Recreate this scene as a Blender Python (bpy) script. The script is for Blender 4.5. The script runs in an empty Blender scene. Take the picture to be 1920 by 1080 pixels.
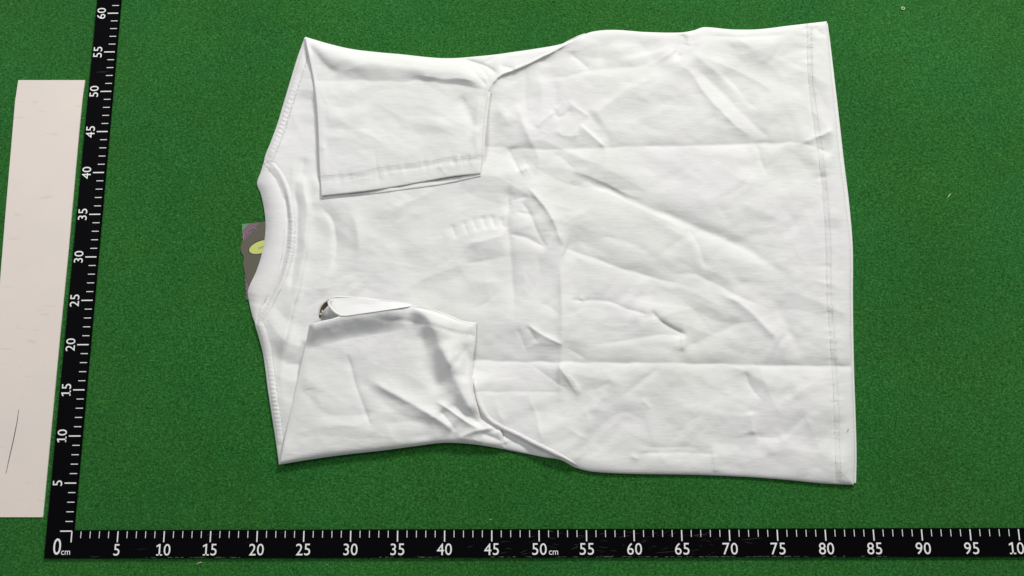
import bpy, math, random
import numpy as np
from mathutils import Matrix, Vector

# ------------------------------------------------------------------ camera
F_PX = 1391.08                       # focal length in pixels of a 1920 wide frame
ROT = np.array([[0.99975573, -0.005525, -0.02139995],
                [-0.00899663, -0.98613462, -0.16570324],
                [-0.02018772, 0.16585529, -0.98594345]])   # camera right / down / forward
CAM = np.array([48.9563, 12.2389, 81.9543])                 # cm above the mat
CM = 0.01
sc = bpy.context.scene
col = sc.collection
cd = bpy.data.cameras.new("camera"); cam = bpy.data.objects.new("camera", cd); col.objects.link(cam)
cd.sensor_width = 36.0; cd.lens = F_PX / 1920 * 36.0
cd.clip_start = 0.05; cd.clip_end = 50
M = Matrix(((ROT[0][0], -ROT[1][0], -ROT[2][0], CAM[0]*CM),
            (ROT[0][1], -ROT[1][1], -ROT[2][1], CAM[1]*CM),
            (ROT[0][2], -ROT[1][2], -ROT[2][2], CAM[2]*CM), (0, 0, 0, 1)))
cam.matrix_world = M
sc.camera = cam

# ------------------------------------------------------------------ light
w = bpy.data.worlds.new("World"); sc.world = w; w.use_nodes = True
bg = w.node_tree.nodes['Background']; bg.inputs[0].default_value = (0.93, 0.97, 1.0, 1); bg.inputs[1].default_value = 0.12

def area(name, loc, target, sx, sy, power, color):
    l = bpy.data.lights.new(name, 'AREA'); l.shape = 'RECTANGLE'; l.size = sx; l.size_y = sy
    l.energy = power; l.color = color
    o = bpy.data.objects.new(name, l); col.objects.link(o)
    o.location = loc
    o.rotation_euler = (Vector(target)-Vector(loc)).to_track_quat('-Z', 'Y').to_euler()
    return o
area('ceiling_or_fill_lamp', (1.60, 2.45, 1.60), (0.50, 0.28, 0), 0.9, 0.4, 84, (1.0, 0.985, 0.95))
area('ceiling_or_fill_lamp', (-0.5, 0.9, 1.7), (0.3, 0.28, 0), 1.0, 0.6, 13, (0.97, 0.98, 1.0))  # added fill lamp, evens out the left side against the key
area('ceiling_or_fill_lamp', (0.30, -1.5, 1.1), (0.45, 0.1, 0), 1.2, 0.4, 2.2, (0.97, 0.98, 1.0))

sc.view_settings.view_transform = 'Standard'; sc.view_settings.look = 'None'
sc.view_settings.exposure = 0.0; sc.view_settings.gamma = 1.0
sc.render.engine = 'CYCLES'

# ------------------------------------------------------------------ helpers
rng = np.random.default_rng(7)
random.seed(7)

def world(px, py, z):
    """photo pixel + height above the mat (cm) -> point in cm"""
    px = np.asarray(px, float); py = np.asarray(py, float); z = np.asarray(z, float) + 0*px
    a = (px-960)/F_PX; b = (py-540)/F_PX
    d = [ROT[0][i]*a + ROT[1][i]*b + ROT[2][i] for i in range(3)]
    t = (z-CAM[2])/d[2]
    return np.stack([CAM[0]+t*d[0], CAM[1]+t*d[1], z], -1)

def spline(pts, n=None, step=2.0, smooth=True):
    P = np.array(pts, float)
    if smooth and len(P) > 2:
        out = []
        Q = np.vstack([2*P[0]-P[1], P, 2*P[-1]-P[-2]])
        for i in range(1, len(Q)-2):
            t = np.linspace(0, 1, 17)[:-1, None]
            p0, p1, p2, p3 = Q[i-1], Q[i], Q[i+1], Q[i+2]
            a = np.linalg.norm(p1-p0)+1e-6; b = np.linalg.norm(p2-p1)+1e-6; c = np.linalg.norm(p3-p2)+1e-6
            m1 = ((p2-p0)/(a+b))*b; m2 = ((p3-p1)/(b+c))*b
            out.append((2*t**3-3*t**2+1)*p1+(t**3-2*t**2+t)*m1+(-2*t**3+3*t**2)*p2+(t**3-t**2)*m2)
        P = np.vstack(out+[P[-1:]])
    s = np.concatenate([[0], np.cumsum(np.linalg.norm(np.diff(P, axis=0), axis=1))])
    if n is None: n = max(2, int(s[-1]/step)+1)
    u = np.linspace(0, s[-1], n)
    return np.stack([np.interp(u, s, P[:, 0]), np.interp(u, s, P[:, 1])], -1)

def sdist(px, py, P):
    """signed distance (+ on the right-hand side walking along P in image space, i.e. below when walking right) and fraction along"""
    P = np.asarray(P, float)
    seg = np.linalg.norm(np.diff(P, axis=0), axis=1); cum = np.concatenate([[0], np.cumsum(seg)])
    best = np.full(px.shape, 1e9); sg = np.ones(px.shape); tt = np.zeros(px.shape)
    for i in range(len(P)-1):
        a, b = P[i], P[i+1]; d = b-a; L2 = d@d
        if L2 < 1e-9: continue
        t = np.clip(((px-a[0])*d[0]+(py-a[1])*d[1])/L2, 0, 1)
        dx = px-a[0]-t*d[0]; dy = py-a[1]-t*d[1]; q = dx*dx+dy*dy
        m = q < best
        best = np.where(m, q, best)
        sg = np.where(m, np.sign(d[0]*dy-d[1]*dx), sg)
        tt = np.where(m, (cum[i]+t*seg[i])/cum[-1], tt)
    return np.sqrt(best)*sg, tt, cum[-1]

def sst(x): x = np.clip(x, 0, 1); return x*x*(3-2*x)

GAIN = 1.75
def apply_creases(px, py, z, lst):
    """crease = (points, amplitude cm, width on the left, width on the right, taper fraction[, round])"""
    for c in lst:
        pts, amp, wl, wr, tf = c[:5]; e = c[5] if len(c) > 5 else .9
        P = spline(pts, step=14) if len(pts) > 2 else np.array(pts, float)
        reach = 5*max(wl, wr)
        m = (px > P[:, 0].min()-reach) & (px < P[:, 0].max()+reach) & (py > P[:, 1].min()-reach) & (py < P[:, 1].max()+reach)
        if not m.any(): continue
        x, y = px[m], py[m]; wa = min(.9, .2*max(wl, wr)) if min(wl, wr) > 3 else 0
        x = x+wa*vnoise(x, y, 26, 26, 401); y = y+wa*vnoise(x, y, 26, 26, 402)
        d, t, L = sdist(x, y, P)
        wdt = np.where(d > 0, wr, wl)
        ad = np.sqrt(d*d+e*e)-e
        # a pressed crease: straight flanks, thin edge, flanks fade out
        prof = np.exp(-(ad/wdt)**1.15) if e > 1.3 else .5*np.exp(-(ad/(wdt*.6)))+.5*np.exp(-(ad/(wdt*1.7))**1.1)
        t0, t1 = (tf if isinstance(tf, tuple) else (tf, tf))
        if L < 150 and min(wl, wr) > 2.5: t0 = max(t0, .2); t1 = max(t1, .2)
        tap = (sst(t/t0) if t0 > 0 else 1.0)*(sst((1-t)/t1) if t1 > 0 else 1.0)
        z[m] += GAIN*amp*prof*tap*(1+.15*vnoise(px[m], py[m], 34, 34, 403))
    return z

LAT = {}
def vnoise(px, py, sx, sy, seed, ang=0.0):
    r = np.random.default_rng(seed)
    ca, sa = math.cos(ang), math.sin(ang)
    X = (px*ca+py*sa)/sx; Y = (-px*sa+py*ca)/sy
    X = X+640; Y = Y+640; G = LAT.setdefault(seed, None)
    if G is None: G = LAT[seed] = r.standard_normal((130, 130)); G[128:] = G[:2]; G[:, 128:] = G[:, :2]
    xi = np.floor(X).astype(int); yi = np.floor(Y).astype(int); fx = X-xi; fy = Y-yi; xi %= 128; yi %= 128
    fx = fx*fx*fx*(fx*(fx*6-15)+10); fy = fy*fy*fy*(fy*(fy*6-15)+10)
    return (G[yi, xi]*(1-fx)+G[yi, xi+1]*fx)*(1-fy)+(G[yi+1, xi]*(1-fx)+G[yi+1, xi+1]*fx)*fy

def facets(px, py, size, seed, ang):
    """flat triangular facets, as left in cloth by folding and pressing"""
    r = np.random.default_rng(seed); ca, sa = math.cos(ang), math.sin(ang)
    wx = px+.35*size*vnoise(px, py, size*2.2, size*2.2, seed+50); wy = py+.35*size*vnoise(px, py, size*2.2, size*2.2, seed+51)
    X = (wx*ca+wy*sa)/(size*1.5); Y = (-wx*sa+wy*ca)/size; X = X+Y*.5
    X = X+640; Y = Y+640; G = r.standard_normal((130, 130)); G[128:] = G[:2]; G[:, 128:] = G[:, :2]
    xi = np.floor(X).astype(int); yi = np.floor(Y).astype(int); fx = X-xi; fy = Y-yi; xi %= 128; yi %= 128
    a, b, c, d = G[yi, xi], G[yi, xi+1], G[yi+1, xi], G[yi+1, xi+1]
    return np.where(fx+fy < 1, a+(b-a)*fx+(c-a)*fy, d+(c-d)*(1-fx)+(b-d)*(1-fy))
def crumple(px, py, seed, scale=1.0, amp=0.09):
    """pressed cloth: low wide swells plus thin tent-like ridges in a few directions"""
    z = 1.0*vnoise(px, py, 95*scale, 75*scale, seed)
    z = z+0.45*vnoise(px, py, 48*scale, 34*scale, seed+1, .5)
    for k, a in enumerate((0.45, -0.35, 1.2)):
        n = vnoise(px, py, 120*scale, 46*scale, seed+3+k, a)
        msk = sst(vnoise(px, py, 90*scale, 90*scale, seed+20+k)*.8+.2)
        z = z-0.75*np.abs(n)*msk
    z = z+0.12*vnoise(px, py, 17*scale, 13*scale, seed+9)
    z = z+.85*facets(px, py, 52*scale, seed+60, .5)+.38*facets(px, py, 25*scale, seed+70, -.4)*sst(vnoise(px, py, 80, 80, seed+80)*.7+.4)
    return amp*z

def coons(top, bot, left, right, step):
    """four boundary polylines, top/bot run left->right, left/right run top->bottom"""
    T = spline(top, step=step); nu = len(T)
    nv = max(len(spline(left, step=step)), len(spline(right, step=step)))
    nu = max(nu, len(spline(bot, step=step)))
    T = spline(top, nu); B = spline(bot, nu); L = spline(left, nv); R = spline(right, nv)
    u = np.linspace(0, 1, nu)[None, :, None]; v = np.linspace(0, 1, nv)[:, None, None]
    S = (1-v)*T[None]+v*B[None]+(1-u)*L[:, None]+u*R[:, None]
    S = S-((1-u)*(1-v)*T[0]+u*(1-v)*T[-1]+(1-u)*v*B[0]+u*v*B[-1])
    return S[..., 0], S[..., 1], u[..., 0]+0*v[..., 0], v[..., 0]+0*u[..., 0]

def mesh_obj(name, V, Fc, mat, parent=None, smooth=True):
    me = bpy.data.meshes.new(name)
    me.from_pydata([tuple(v) for v in np.asarray(V, float)*CM], [], [tuple(int(i) for i in f) for f in Fc])
    me.materials.append(mat)
    if smooth: me.polygons.foreach_set('use_smooth', [True]*len(me.polygons))
    me.update()
    o = bpy.data.objects.new(name, me); col.objects.link(o)
    if parent: o.parent = parent
    return o

def grid_obj(name, px, py, z, mat, parent, drop=0.15, floor=None, tuck=1.0):
    """cloth sheet from a pixel grid; its rim turns down by `drop` cm (or to `floor`)"""
    nv, nu = px.shape
    W = world(px, py, z).reshape(-1, 3)
    idx = np.arange(nv*nu).reshape(nv, nu)
    q = np.stack([idx[:-1, :-1], idx[1:, :-1], idx[1:, 1:], idx[:-1, 1:]], -1).reshape(-1, 4)
    ring = np.concatenate([idx[0, :], idx[1:, -1], idx[-1, -2::-1], idx[-2:0:-1, 0]])
    rp = W[ring]
    nx = np.roll(rp, -1, 0)-np.roll(rp, 1, 0); nrm = np.stack([nx[:, 1], -nx[:, 0], 0*nx[:, 0]], -1)
    nrm /= np.linalg.norm(nrm, axis=1)[:, None]+1e-9
    ctr = W.mean(0)
    if ((rp-ctr)*nrm).sum() > 0: nrm = -nrm         # inwards
    low = rp.copy(); zz = np.maximum(rp[:, 2]-drop, 0.03) if floor is None else np.minimum(floor, rp[:, 2]-0.02)
    mid = rp.copy(); mid[:, 2] = rp[:, 2]*0.55+zz*0.45; mid -= nrm*0.03*tuck
    low[:, 2] = zz; low += nrm*0.05*tuck
    n0 = len(W); k = len(ring)
    V = np.vstack([W, mid, low])
    a = np.arange(k); b = (a+1) % k
    s1 = np.stack([ring[a], ring[b], n0+b, n0+a], -1); s2 = np.stack([n0+a, n0+b, n0+k+b, n0+k+a], -1)
    o = mesh_obj(name, V, np.vstack([q, s1, s2]), mat, parent)
    return o

def stitches(name, pts, zf, mat, parent, pitch=5.0, length=3.2, width=1.2, cross=False, lift=0.02, jit=.4, rows=(0,)):
    """a run of small thread stitches, real little bars"""
    P = spline(pts, step=pitch)
    d = np.gradient(P, axis=0); d /= np.linalg.norm(d, axis=1)[:, None]; nn = np.stack([-d[:, 1], d[:, 0]], -1)
    V = []; Fc = []
    for r in rows:
        C = P+nn*r+rng.normal(0, jit, P.shape)
        A = nn if cross else d; Bn = d if cross else nn
        z0 = zf(C[:, 0], C[:, 1])
        for i in range(len(C)):
            if rng.random() < .06: continue
            c = C[i]; l = length*rng.uniform(.7, 1.1)/2; w_ = width/2
            base = len(V)
            for (s, t, h) in ((-1, 0, 0), (0, -1, 0), (1, 0, 0), (0, 1, 0), (0, 0, 1)):
                q = c+A[i]*s*l+Bn[i]*t*w_
                V.append(world(q[0], q[1], z0[i]+(lift if h else -0.01)))
            Fc += [(base, base+1, base+4), (base+1, base+2, base+4), (base+2, base+3, base+4), (base+3, base, base+4)]
    o = mesh_obj(name, np.array(V), Fc, mat, parent, smooth=False); o['kind'] = 'stuff'
    return o

def ribbon(name, pts, zf, mat, parent, width=14, height=0.14, period=6.0, amp=0.03, na=9, step=1.4):
    """raised seam band with puckers across it, centred on pts"""
    P = spline(pts, step=step); n = len(P)
    d = np.gradient(P, axis=0); d /= np.linalg.norm(d, axis=1)[:, None]; nn = np.stack([-d[:, 1], d[:, 0]], -1)
    s = np.arange(n)*step
    ph = np.cumsum(rng.uniform(.6, 1.4, n))*step*2*math.pi/period
    am = amp*(0.6+0.6*np.clip(vnoise(s, s*0, 40, 40, 5), -1, 1))
    endt = sst(s/14)*sst((s[-1]-s)/14)
    V = []
    wj = 1+.10*vnoise(s, s*0, 30, 30, 11)
    for j in range(na):
        t = j/(na-1)*2-1
        C = P+nn*(t*width/2*wj)[:, None]
        z = zf(C[:, 0], C[:, 1])+(height*(1-abs(t)**2.6)+am*np.sin(ph+t*.9)*(1-t*t)**.5)*endt-0.015
        V.append(world(C[:, 0], C[:, 1], z))
    V = np.stack(V, 1).reshape(-1, 3); idx = np.arange(n*na).reshape(n, na)
    q = np.stack([idx[:-1, :-1], idx[1:, :-1], idx[1:, 1:], idx[:-1, 1:]], -1).reshape(-1, 4)
    return mesh_obj(name, V, q, mat, parent)

def prism(name, poly, z0, z1, mat, parent=None, px=True, bevel=0.0):
    """flat slab from an outline (photo pixels if px, else cm), bottom z0 top z1"""
    P = np.array(poly, float); n = len(P)
    XY = world(P[:, 0], P[:, 1], z1)[:, :2] if px else P
    if bevel:
        c = XY.mean(0)
    V = [(x, y, z0) for x, y in XY]+[(x, y, z1) for x, y in XY]
    Fc = [tuple(range(n)), tuple(range(2*n-1, n-1, -1))]+[(i, n+i, n+(i+1) % n, (i+1) % n) for i in range(n)]
    o = mesh_obj(name, V, Fc, mat, parent, smooth=False)
    import bmesh
    bm = bmesh.new(); bm.from_mesh(o.data)
    if bevel: bmesh.ops.bevel(bm, geom=[e for e in bm.edges if all(v.co.z > (z1-1e-4)*CM for v in e.verts)], offset=bevel*CM, segments=2, affect='EDGES')
    bmesh.ops.recalc_face_normals(bm, faces=bm.faces); bm.to_mesh(o.data); bm.free()
    return o

def thing(name, label, cat, loc=(0, 0, 0), group=None):
    o = bpy.data.objects.new(name, None); col.objects.link(o); o.empty_display_size = .02
    o['label'] = label; o['category'] = cat
    if group: o['group'] = group
    return o
def tag(o, label, cat, group=None):
    o['label'] = label; o['category'] = cat
    if group: o['group'] = group
    return o

# ------------------------------------------------------------------ materials
def mat_new(name, color, rough=.8, spec=.3):
    m = bpy.data.materials.new(name); m.use_nodes = True
    nt = m.node_tree; b = nt.nodes['Principled BSDF']
    b.inputs['Base Color'].default_value = (*color, 1); b.inputs['Roughness'].default_value = rough
    b.inputs['Specular IOR Level'].default_value = spec
    return m, nt, b
def N(nt, t, **kw):
    n = nt.nodes.new(t)
    for k, v in kw.items():
        if k in n.inputs: n.inputs[k].default_value = v
        else: setattr(n, k, v)
    return n
def noise(nt, vec, scale, detail=3, rough=.5, stretch=None):
    mp = N(nt, 'ShaderNodeMapping')
    if stretch: mp.inputs['Scale'].default_value = stretch
    nt.links.new(vec, mp.inputs[0])
    n = N(nt, 'ShaderNodeTexNoise', Scale=scale, Detail=detail, Roughness=rough); nt.links.new(mp.outputs[0], n.inputs['Vector'])
    return n.outputs['Fac']
def ramp(nt, fac, stops):
    r = N(nt, 'ShaderNodeValToRGB'); e = r.color_ramp.elements
    while len(e) < len(stops): e.new(.5)
    for i, (p, c) in enumerate(stops): e[i].position = p; e[i].color = (*c, 1)
    nt.links.new(fac, r.inputs[0]); return r.outputs[0]
def mixc(nt, a, b, fac, mode='MIX'):
    n = N(nt, 'ShaderNodeMix', data_type='RGBA', blend_type=mode)
    for s, v in ((6, a), (7, b), (0, fac)):
        if isinstance(v, (int, float)): n.inputs[s].default_value = v
        elif isinstance(v, tuple): n.inputs[s].default_value = (*v, 1)
        else: nt.links.new(v, n.inputs[s])
    return n.outputs[2]
def math_(nt, op, a, b=0.0):
    n = N(nt, 'ShaderNodeMath', operation=op)
    for s, v in ((0, a), (1, b)):
        if isinstance(v, (int, float)): n.inputs[s].default_value = v
        else: nt.links.new(v, n.inputs[s])
    return n.outputs[0]
def bump(nt, b, h, strength, dist):
    n = N(nt, 'ShaderNodeBump', Strength=strength, Distance=dist); nt.links.new(h, n.inputs['Height'])
    nt.links.new(n.outputs[0], b.inputs['Normal'])

def felt_mat():
    m, nt, b = mat_new('green_felt', (.02, .14, .025), .95, .12)
    v = N(nt, 'ShaderNodeTexCoord').outputs['Object']
    big = noise(nt, v, 5, 3, .6); mid = noise(nt, v, 42, 4, .7)
    warp = N(nt, 'ShaderNodeTexNoise', Scale=260.0, Detail=2.0); nt.links.new(v, warp.inputs['Vector'])
    vv = N(nt, 'ShaderNodeVectorMath', operation='SCALE'); nt.links.new(warp.outputs['Color'], vv.inputs[0]); vv.inputs['Scale'].default_value = .004
    va = N(nt, 'ShaderNodeVectorMath', operation='ADD'); nt.links.new(v, va.inputs[0]); nt.links.new(vv.outputs[0], va.inputs[1])
    f1 = noise(nt, va.outputs[0], 640, 3, .7, (1, .6, 1)); f2 = noise(nt, va.outputs[0], 520, 3, .7, (.6, 1.2, 1))
    f = math_(nt, 'MULTIPLY', math_(nt, 'ADD', f1, f2), .5)
    c = ramp(nt, f, [(.37, (.005, .044, .005)), (.5, (.0165, .117, .0165)), (.63, (.048, .215, .044))])
    c = mixc(nt, c, ramp(nt, big, [(.3, (.84, .87, .84)), (.7, (1.12, 1.08, 1.1))]), 1.0, 'MULTIPLY')
    c = mixc(nt, c, ramp(nt, mid, [(.3, (.95, .96, .96)), (.7, (1.05, 1.04, 1.03))]), 1.0, 'MULTIPLY')
    # slight colour wear of the cloth, bluish and yellowish greens
    c = mixc(nt, c, ramp(nt, noise(nt, v, 9, 2), [(.38, (.85, 1.0, 1.35)), (.62, (1.35, 1.0, .8))]), .30, 'MULTIPLY')
    nt.links.new(c, b.inputs['Base Color'])
    bump(nt, b, math_(nt, 'ADD', f, math_(nt, 'MULTIPLY', mid, .4)), .55, .0012)
    b.inputs['Sheen Weight'].default_value = .12; b.inputs['Sheen Roughness'].default_value = .6
    b.inputs['Sheen Tint'].default_value = (.4, .9, .4, 1)
    return m
def cotton_mat(name='white_cotton', color=(.79, .79, .775)):
    m, nt, b = mat_new(name, color, .9, .15)
    v = N(nt, 'ShaderNodeTexCoord').outputs['Object']
    big = noise(nt, v, 7, 3, .5)
    c = mixc(nt, tuple(color), ramp(nt, big, [(.35, (.985, .99, .975)), (.65, (1.01, 1.0, 1.02))]), 1.0, 'MULTIPLY')
    slub = noise(nt, v, 170, 3, .6, (.42, 2.0, 1))
    weave = noise(nt, v, 1500, 2, .6, (1, .7, 1)); soft = noise(nt, v, 90, 3, .55, (.8, 1.3, 1))
    c = mixc(nt, c, ramp(nt, slub, [(.30, (.985, .985, .985)), (.5, (1, 1, 1)), (.66, (1, 1, 1)), (.72, (1.04, 1.04, 1.04))]), 1.0, 'MULTIPLY')
    nt.links.new(c, b.inputs['Base Color'])
    h = math_(nt, 'ADD', math_(nt, 'MULTIPLY', slub, .55), math_(nt, 'ADD', math_(nt, 'MULTIPLY', weave, .25), math_(nt, 'MULTIPLY', soft, .8)))
    bump(nt, b, h, .65, .0006)
    return m
def ruler_mat():
    m, nt, b = mat_new('black_acrylic', (.003, .003, .004), .6, .04)
    v = N(nt, 'ShaderNodeTexCoord').outputs['Object']
    # scratches: thin slanted streaks, mostly past the middle of the long arm
    s = noise(nt, v, 60, 5, .7, (.25, 2.4, 1)); s2 = noise(nt, v, 9, 2, .5)
    f = math_(nt, 'MULTIPLY', ramp(nt, s, [(.66, (0, 0, 0)), (.72, (1, 1, 1))]), ramp(nt, s2, [(.5, (0, 0, 0)), (.62, (1, 1, 1))]))
    c = mixc(nt, (.002, .002, .0028), (.05, .052, .055), math_(nt, 'MULTIPLY', f, .8))
    nt.links.new(c, b.inputs['Base Color'])
    return m

FELT = felt_mat(); COT = cotton_mat(); COT2 = cotton_mat('white_rib_cotton', (.80, .79, .78)); RUL = ruler_mat()
THREAD = mat_new('white_thread', (.66, .66, .64), .7)[0]
THREAD_D = mat_new('shaded_seam_thread', (.30, .30, .28), .8)[0]  # white thread darkened, shadow of the stitch holes put into its colour
INK = mat_new('white_print', (.90, .90, .88), .5)[0]
def paper_mat():
    m, nt, b = mat_new('off_white_board', (.72, .66, .61), .6, .3)
    v = N(nt, 'ShaderNodeTexCoord').outputs['Object']
    c = mixc(nt, (.80, .715, .655), ramp(nt, noise(nt, v, 14, 4, .6), [(.35, (.97, .975, .98)), (.65, (1.02, 1.01, 1.0))]), 1.0, 'MULTIPLY')
    c = mixc(nt, c, ramp(nt, noise(nt, v, 90, 3, .6, (.3, 1.6, 1)), [(.30, (.90, .90, .91)), (.36, (1, 1, 1))]), 1.0, 'MULTIPLY')
    nt.links.new(c, b.inputs['Base Color']); return m
PAPER = paper_mat()
HAIR = mat_new('dark_hair', (.03, .022, .02), .5)[0]

# ------------------------------------------------------------------ setting: the felt
m_ = 12
gx = np.linspace(-60, 160, m_); gy = np.linspace(-50, 110, m_)
X, Y = np.meshgrid(gx, gy); idx = np.arange(m_*m_).reshape(m_, m_)
q = np.stack([idx[:-1, :-1], idx[:-1, 1:], idx[1:, 1:], idx[1:, :-1]], -1).reshape(-1, 4)
felt = mesh_obj('felt_tabletop', np.stack([X.ravel(), Y.ravel(), 0*X.ravel()], -1), q, FELT)
felt['kind'] = 'structure'

# ------------------------------------------------------------------ L-shaped ruler (cm)
def pw(x, y, z=0.0): return world(x, y, z)[:2]
RZ = 0.30
ruler = thing('ruler', 'black L-shaped measuring ruler with white centimetre ticks and numbers, framing the shirt left and below', 'ruler')
c0 = pw(82, 1047, RZ); WB = -c0[1]+0; WL = -c0[0]
prism('blade', [(c0[0], c0[1]), (104.2, c0[1]+.02), (104.2, 0.06), (0.10, 0.06), (0.12, 66), (c0[0]+.05, 66)], 0.0, RZ, RUL, ruler, px=False, bevel=.035)
def tick_mesh(w_, l):
    me = bpy.data.meshes.new('tick_mark')
    v = [(-w_/2, 0, 0), (w_/2, 0, 0), (w_/2, l, 0), (-w_/2, l, 0)]
    v = [(a*CM, b*CM, h*CM) for h in (0, .006) for a, b, _ in v]
    me.from_pydata(v, [], [(4, 5, 6, 7), (0, 1, 5, 4), (1, 2, 6, 5), (2, 3, 7, 6), (3, 0, 4, 7)]); me.materials.append(INK); return me
ML, MS = tick_mesh(.125, 1.12), tick_mesh(.07, .70)
ML2, MS2 = tick_mesh(.125, 1.28), tick_mesh(.08, .80)
def tick(me, x, y, rot):
    o = bpy.data.objects.new('tick_mark', me); col.objects.link(o); o.parent = ruler
    o.location = (x*CM, y*CM, (RZ+.001)*CM); o.rotation_euler = (0, 0, rot)
for k in range(0, 105): tick(ML if k % 5 == 0 else MS, k, 0.0-.03, math.pi)          # long arm, ticks hang down
for k in range(0, 66): tick(ML2 if k % 5 == 0 else MS2, 0.0, k, math.pi/2)
CH = {}
def glyph(c):
    """outline mesh of one character, cap height 1, centred in its own width"""
    if c in CH: return CH[c]
    if c == '1':
        V = [(-.04, 0), (.115, 0), (.115, 1.0), (-.02, 1.0), (-.30, .84), (-.30, .70), (-.04, .83)]
        V = V[:3]+[(.0, 1.0), (-.29, .86), (-.29, .715), (-.04, .835)]
        base = [(-.27, 0), (.34, 0), (.34, .11), (-.27, .11)]
        F = [tuple(range(7))]
        CH[c] = ([(x*.92, y) for x, y in V+base], F+[tuple(range(7, 11))], .66); return CH[c]
    cu = bpy.data.curves.new('numeral', 'FONT'); cu.body = c; cu.size = 1; cu.resolution_u = 4
    to = bpy.data.objects.new('tmp', cu); col.objects.link(to); bpy.context.view_layer.update()
    me = bpy.data.meshes.new_from_object(to.evaluated_get(bpy.context.evaluated_depsgraph_get())); bpy.data.objects.remove(to)
    P = np.array([v.co[:2] for v in me.vertices]); h = (P[:, 1].max()-P[:, 1].min()); lo = P[:, 1].min()
    if c in 'cm': h = CAPH; lo = 0
    w_ = P[:, 0].max()-P[:, 0].min(); mx = (P[:, 0].max()+P[:, 0].min())/2
    CH[c] = ([((x-mx)/h, (y-lo)/h) for x, y in P], [tuple(p.vertices) for p in me.polygons], w_/h)
    return CH[c]
CAPH = .72
def text_mesh(s, cap, sx):
    V = []; F = []; x = 0; gap = .13
    for i, c in enumerate(s):
        v, f, w_ = glyph(c); adv = (w_ if c in 'cm' else .62)
        b = len(V); cx_ = x+adv/2; x += adv+gap
        V += [((cx_+a), h) for a, h in v]; F += [tuple(b+k for k in q_) for q_ in f]
    x -= gap
    me = bpy.data.meshes.new('numeral')
    me.from_pydata([((a-x/2)*sx*cap*CM, h*cap*CM, 0) for a, h in V], [], F); me.materials.append(INK); return me
def numeral(s, x, y, rot, cap, sx=.96, name='numeral'):
    o = bpy.data.objects.new(name, text_mesh(s, cap, sx)); col.objects.link(o); o.parent = ruler
    o.location = (x*CM, y*CM, (RZ+.008)*CM); o.rotation_euler = (0, 0, rot)
for k in range(5, 105, 5): numeral(str(k), k, -2.52, 0, 1.18)
for k in range(5, 66, 5): numeral(str(k), -1.53, k, math.pi/2, 1.03, 1.0)
numeral('0', -1.45, -2.42, 0, 1.68, .78); numeral('cm', -.48, -2.42, 0, .66, .95, 'unit_mark'); numeral('cm', 51.5, -2.5, 0, .66, .95, 'unit_mark')
# scuffs and edge chips on the blade
SCUFF = mat_new('grey_scuff', (.032, .034, .036), .6)[0]; CHIP = mat_new('pale_chip', (.16, .18, .15), .7)[0]
def slivers(name, lst, z, mat):
    V = []; F = []
    for x, y, l, w_, a in lst:
        b = len(V); ca, sa = math.cos(a), math.sin(a)
        for t, q_ in ((-.5, 0), (-.2, -.5), (.3, -.35), (.5, .05), (.15, .5), (-.3, .3)):
            V.append((x+t*l*ca-q_*w_*sa, y+t*l*sa+q_*w_*ca, z))
        F.append(tuple(range(b, b+6)))
    o = mesh_obj(name, V, F, mat, ruler, smooth=False); o['kind'] = 'stuff'
rs = random.Random(4)
L_ = [(rs.gauss(56, 9), rs.uniform(-2.7, -.15), rs.uniform(.15, 1.1), rs.uniform(.015, .05), rs.uniform(-.2, .45)) for _ in range(70)]
L_ += [(14.6+rs.random()*1.2, -.4+rs.random()*.2, .5, .03, .4) for _ in range(3)]+[(22.5+rs.random()*2, -.5+rs.random()*.3, .5, .03, .3) for _ in range(4)]
L_ += [(72.3, -.95, 2.6, .05, .10), (63.3, -2.25, 2.4, .05, .06), (66.6, -.55, .8, .10, .1), (67.3, -.5, .7, .08, -.1), (53.9, -1.75, .35, .12, .6), (51.2, -.12, .7, .1, -.1)]
slivers('scuff_marks', [l for l in L_ if 0 < l[0] < 100 and abs(l[0]-50) > .1], RZ+.004, SCUFF)
L_ = []
for a, b_, n_ in ((11.5, 18.5, 26), (8, 11, 3), (33, 39.5, 10), (44, 50, 8), (52, 54, 6), (55, 75, 44), (75, 87, 16)):
    for _ in range(n_): L_.append((rs.uniform(a, b_), c0[1]+.045+rs.uniform(0, .05), rs.uniform(.1, .7), rs.uniform(.02, .06), rs.uniform(-.05, .05)))
slivers('edge_chips', L_, RZ+.005, CHIP)

# ------------------------------------------------------------------ white board strip and hair
strip = prism('board_strip', [(80, 970), (-36, 970), (10, 400), (28, 190), (34, 150), (159, 150), (154, 185), (148, 245), (127, 480), (113, 620)], 0, .12, PAPER, None, bevel=.02)
tag(strip, 'long off-white cardboard strip lying on the felt along the left side of the ruler', 'cardboard')
def hair(name, pts, z, r, mat, parent=None):
    P = spline(pts, step=3); Wp = world(P[:, 0], P[:, 1], z)
    V = []; Fc = []
    for i, p in enumerate(Wp):
        d = Wp[min(i+1, len(Wp)-1)]-Wp[max(i-1, 0)]; d /= np.linalg.norm(d); s = np.cross(d, [0, 0, 1])
        rr = r*(.45+.55*math.sin(math.pi*i/(len(Wp)-1)))
        for k in range(5):
            a = 2*math.pi*k/5; V.append(p+s*math.cos(a)*rr+np.array([0, 0, 1])*math.sin(a)*rr)
    for i in range(len(Wp)-1):
        for k in range(5): Fc.append((i*5+k, i*5+(k+1) % 5, i*5+5+(k+1) % 5, i*5+5+k))
    return mesh_obj(name, np.array(V), Fc, mat, parent)
tag(hair('hair', [(35, 768), (32, 790), (25, 825), (17, 860), (11, 888)], .15, .035, HAIR), 'thin dark curved hair lying on the off-white cardboard strip', 'hair')

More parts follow.
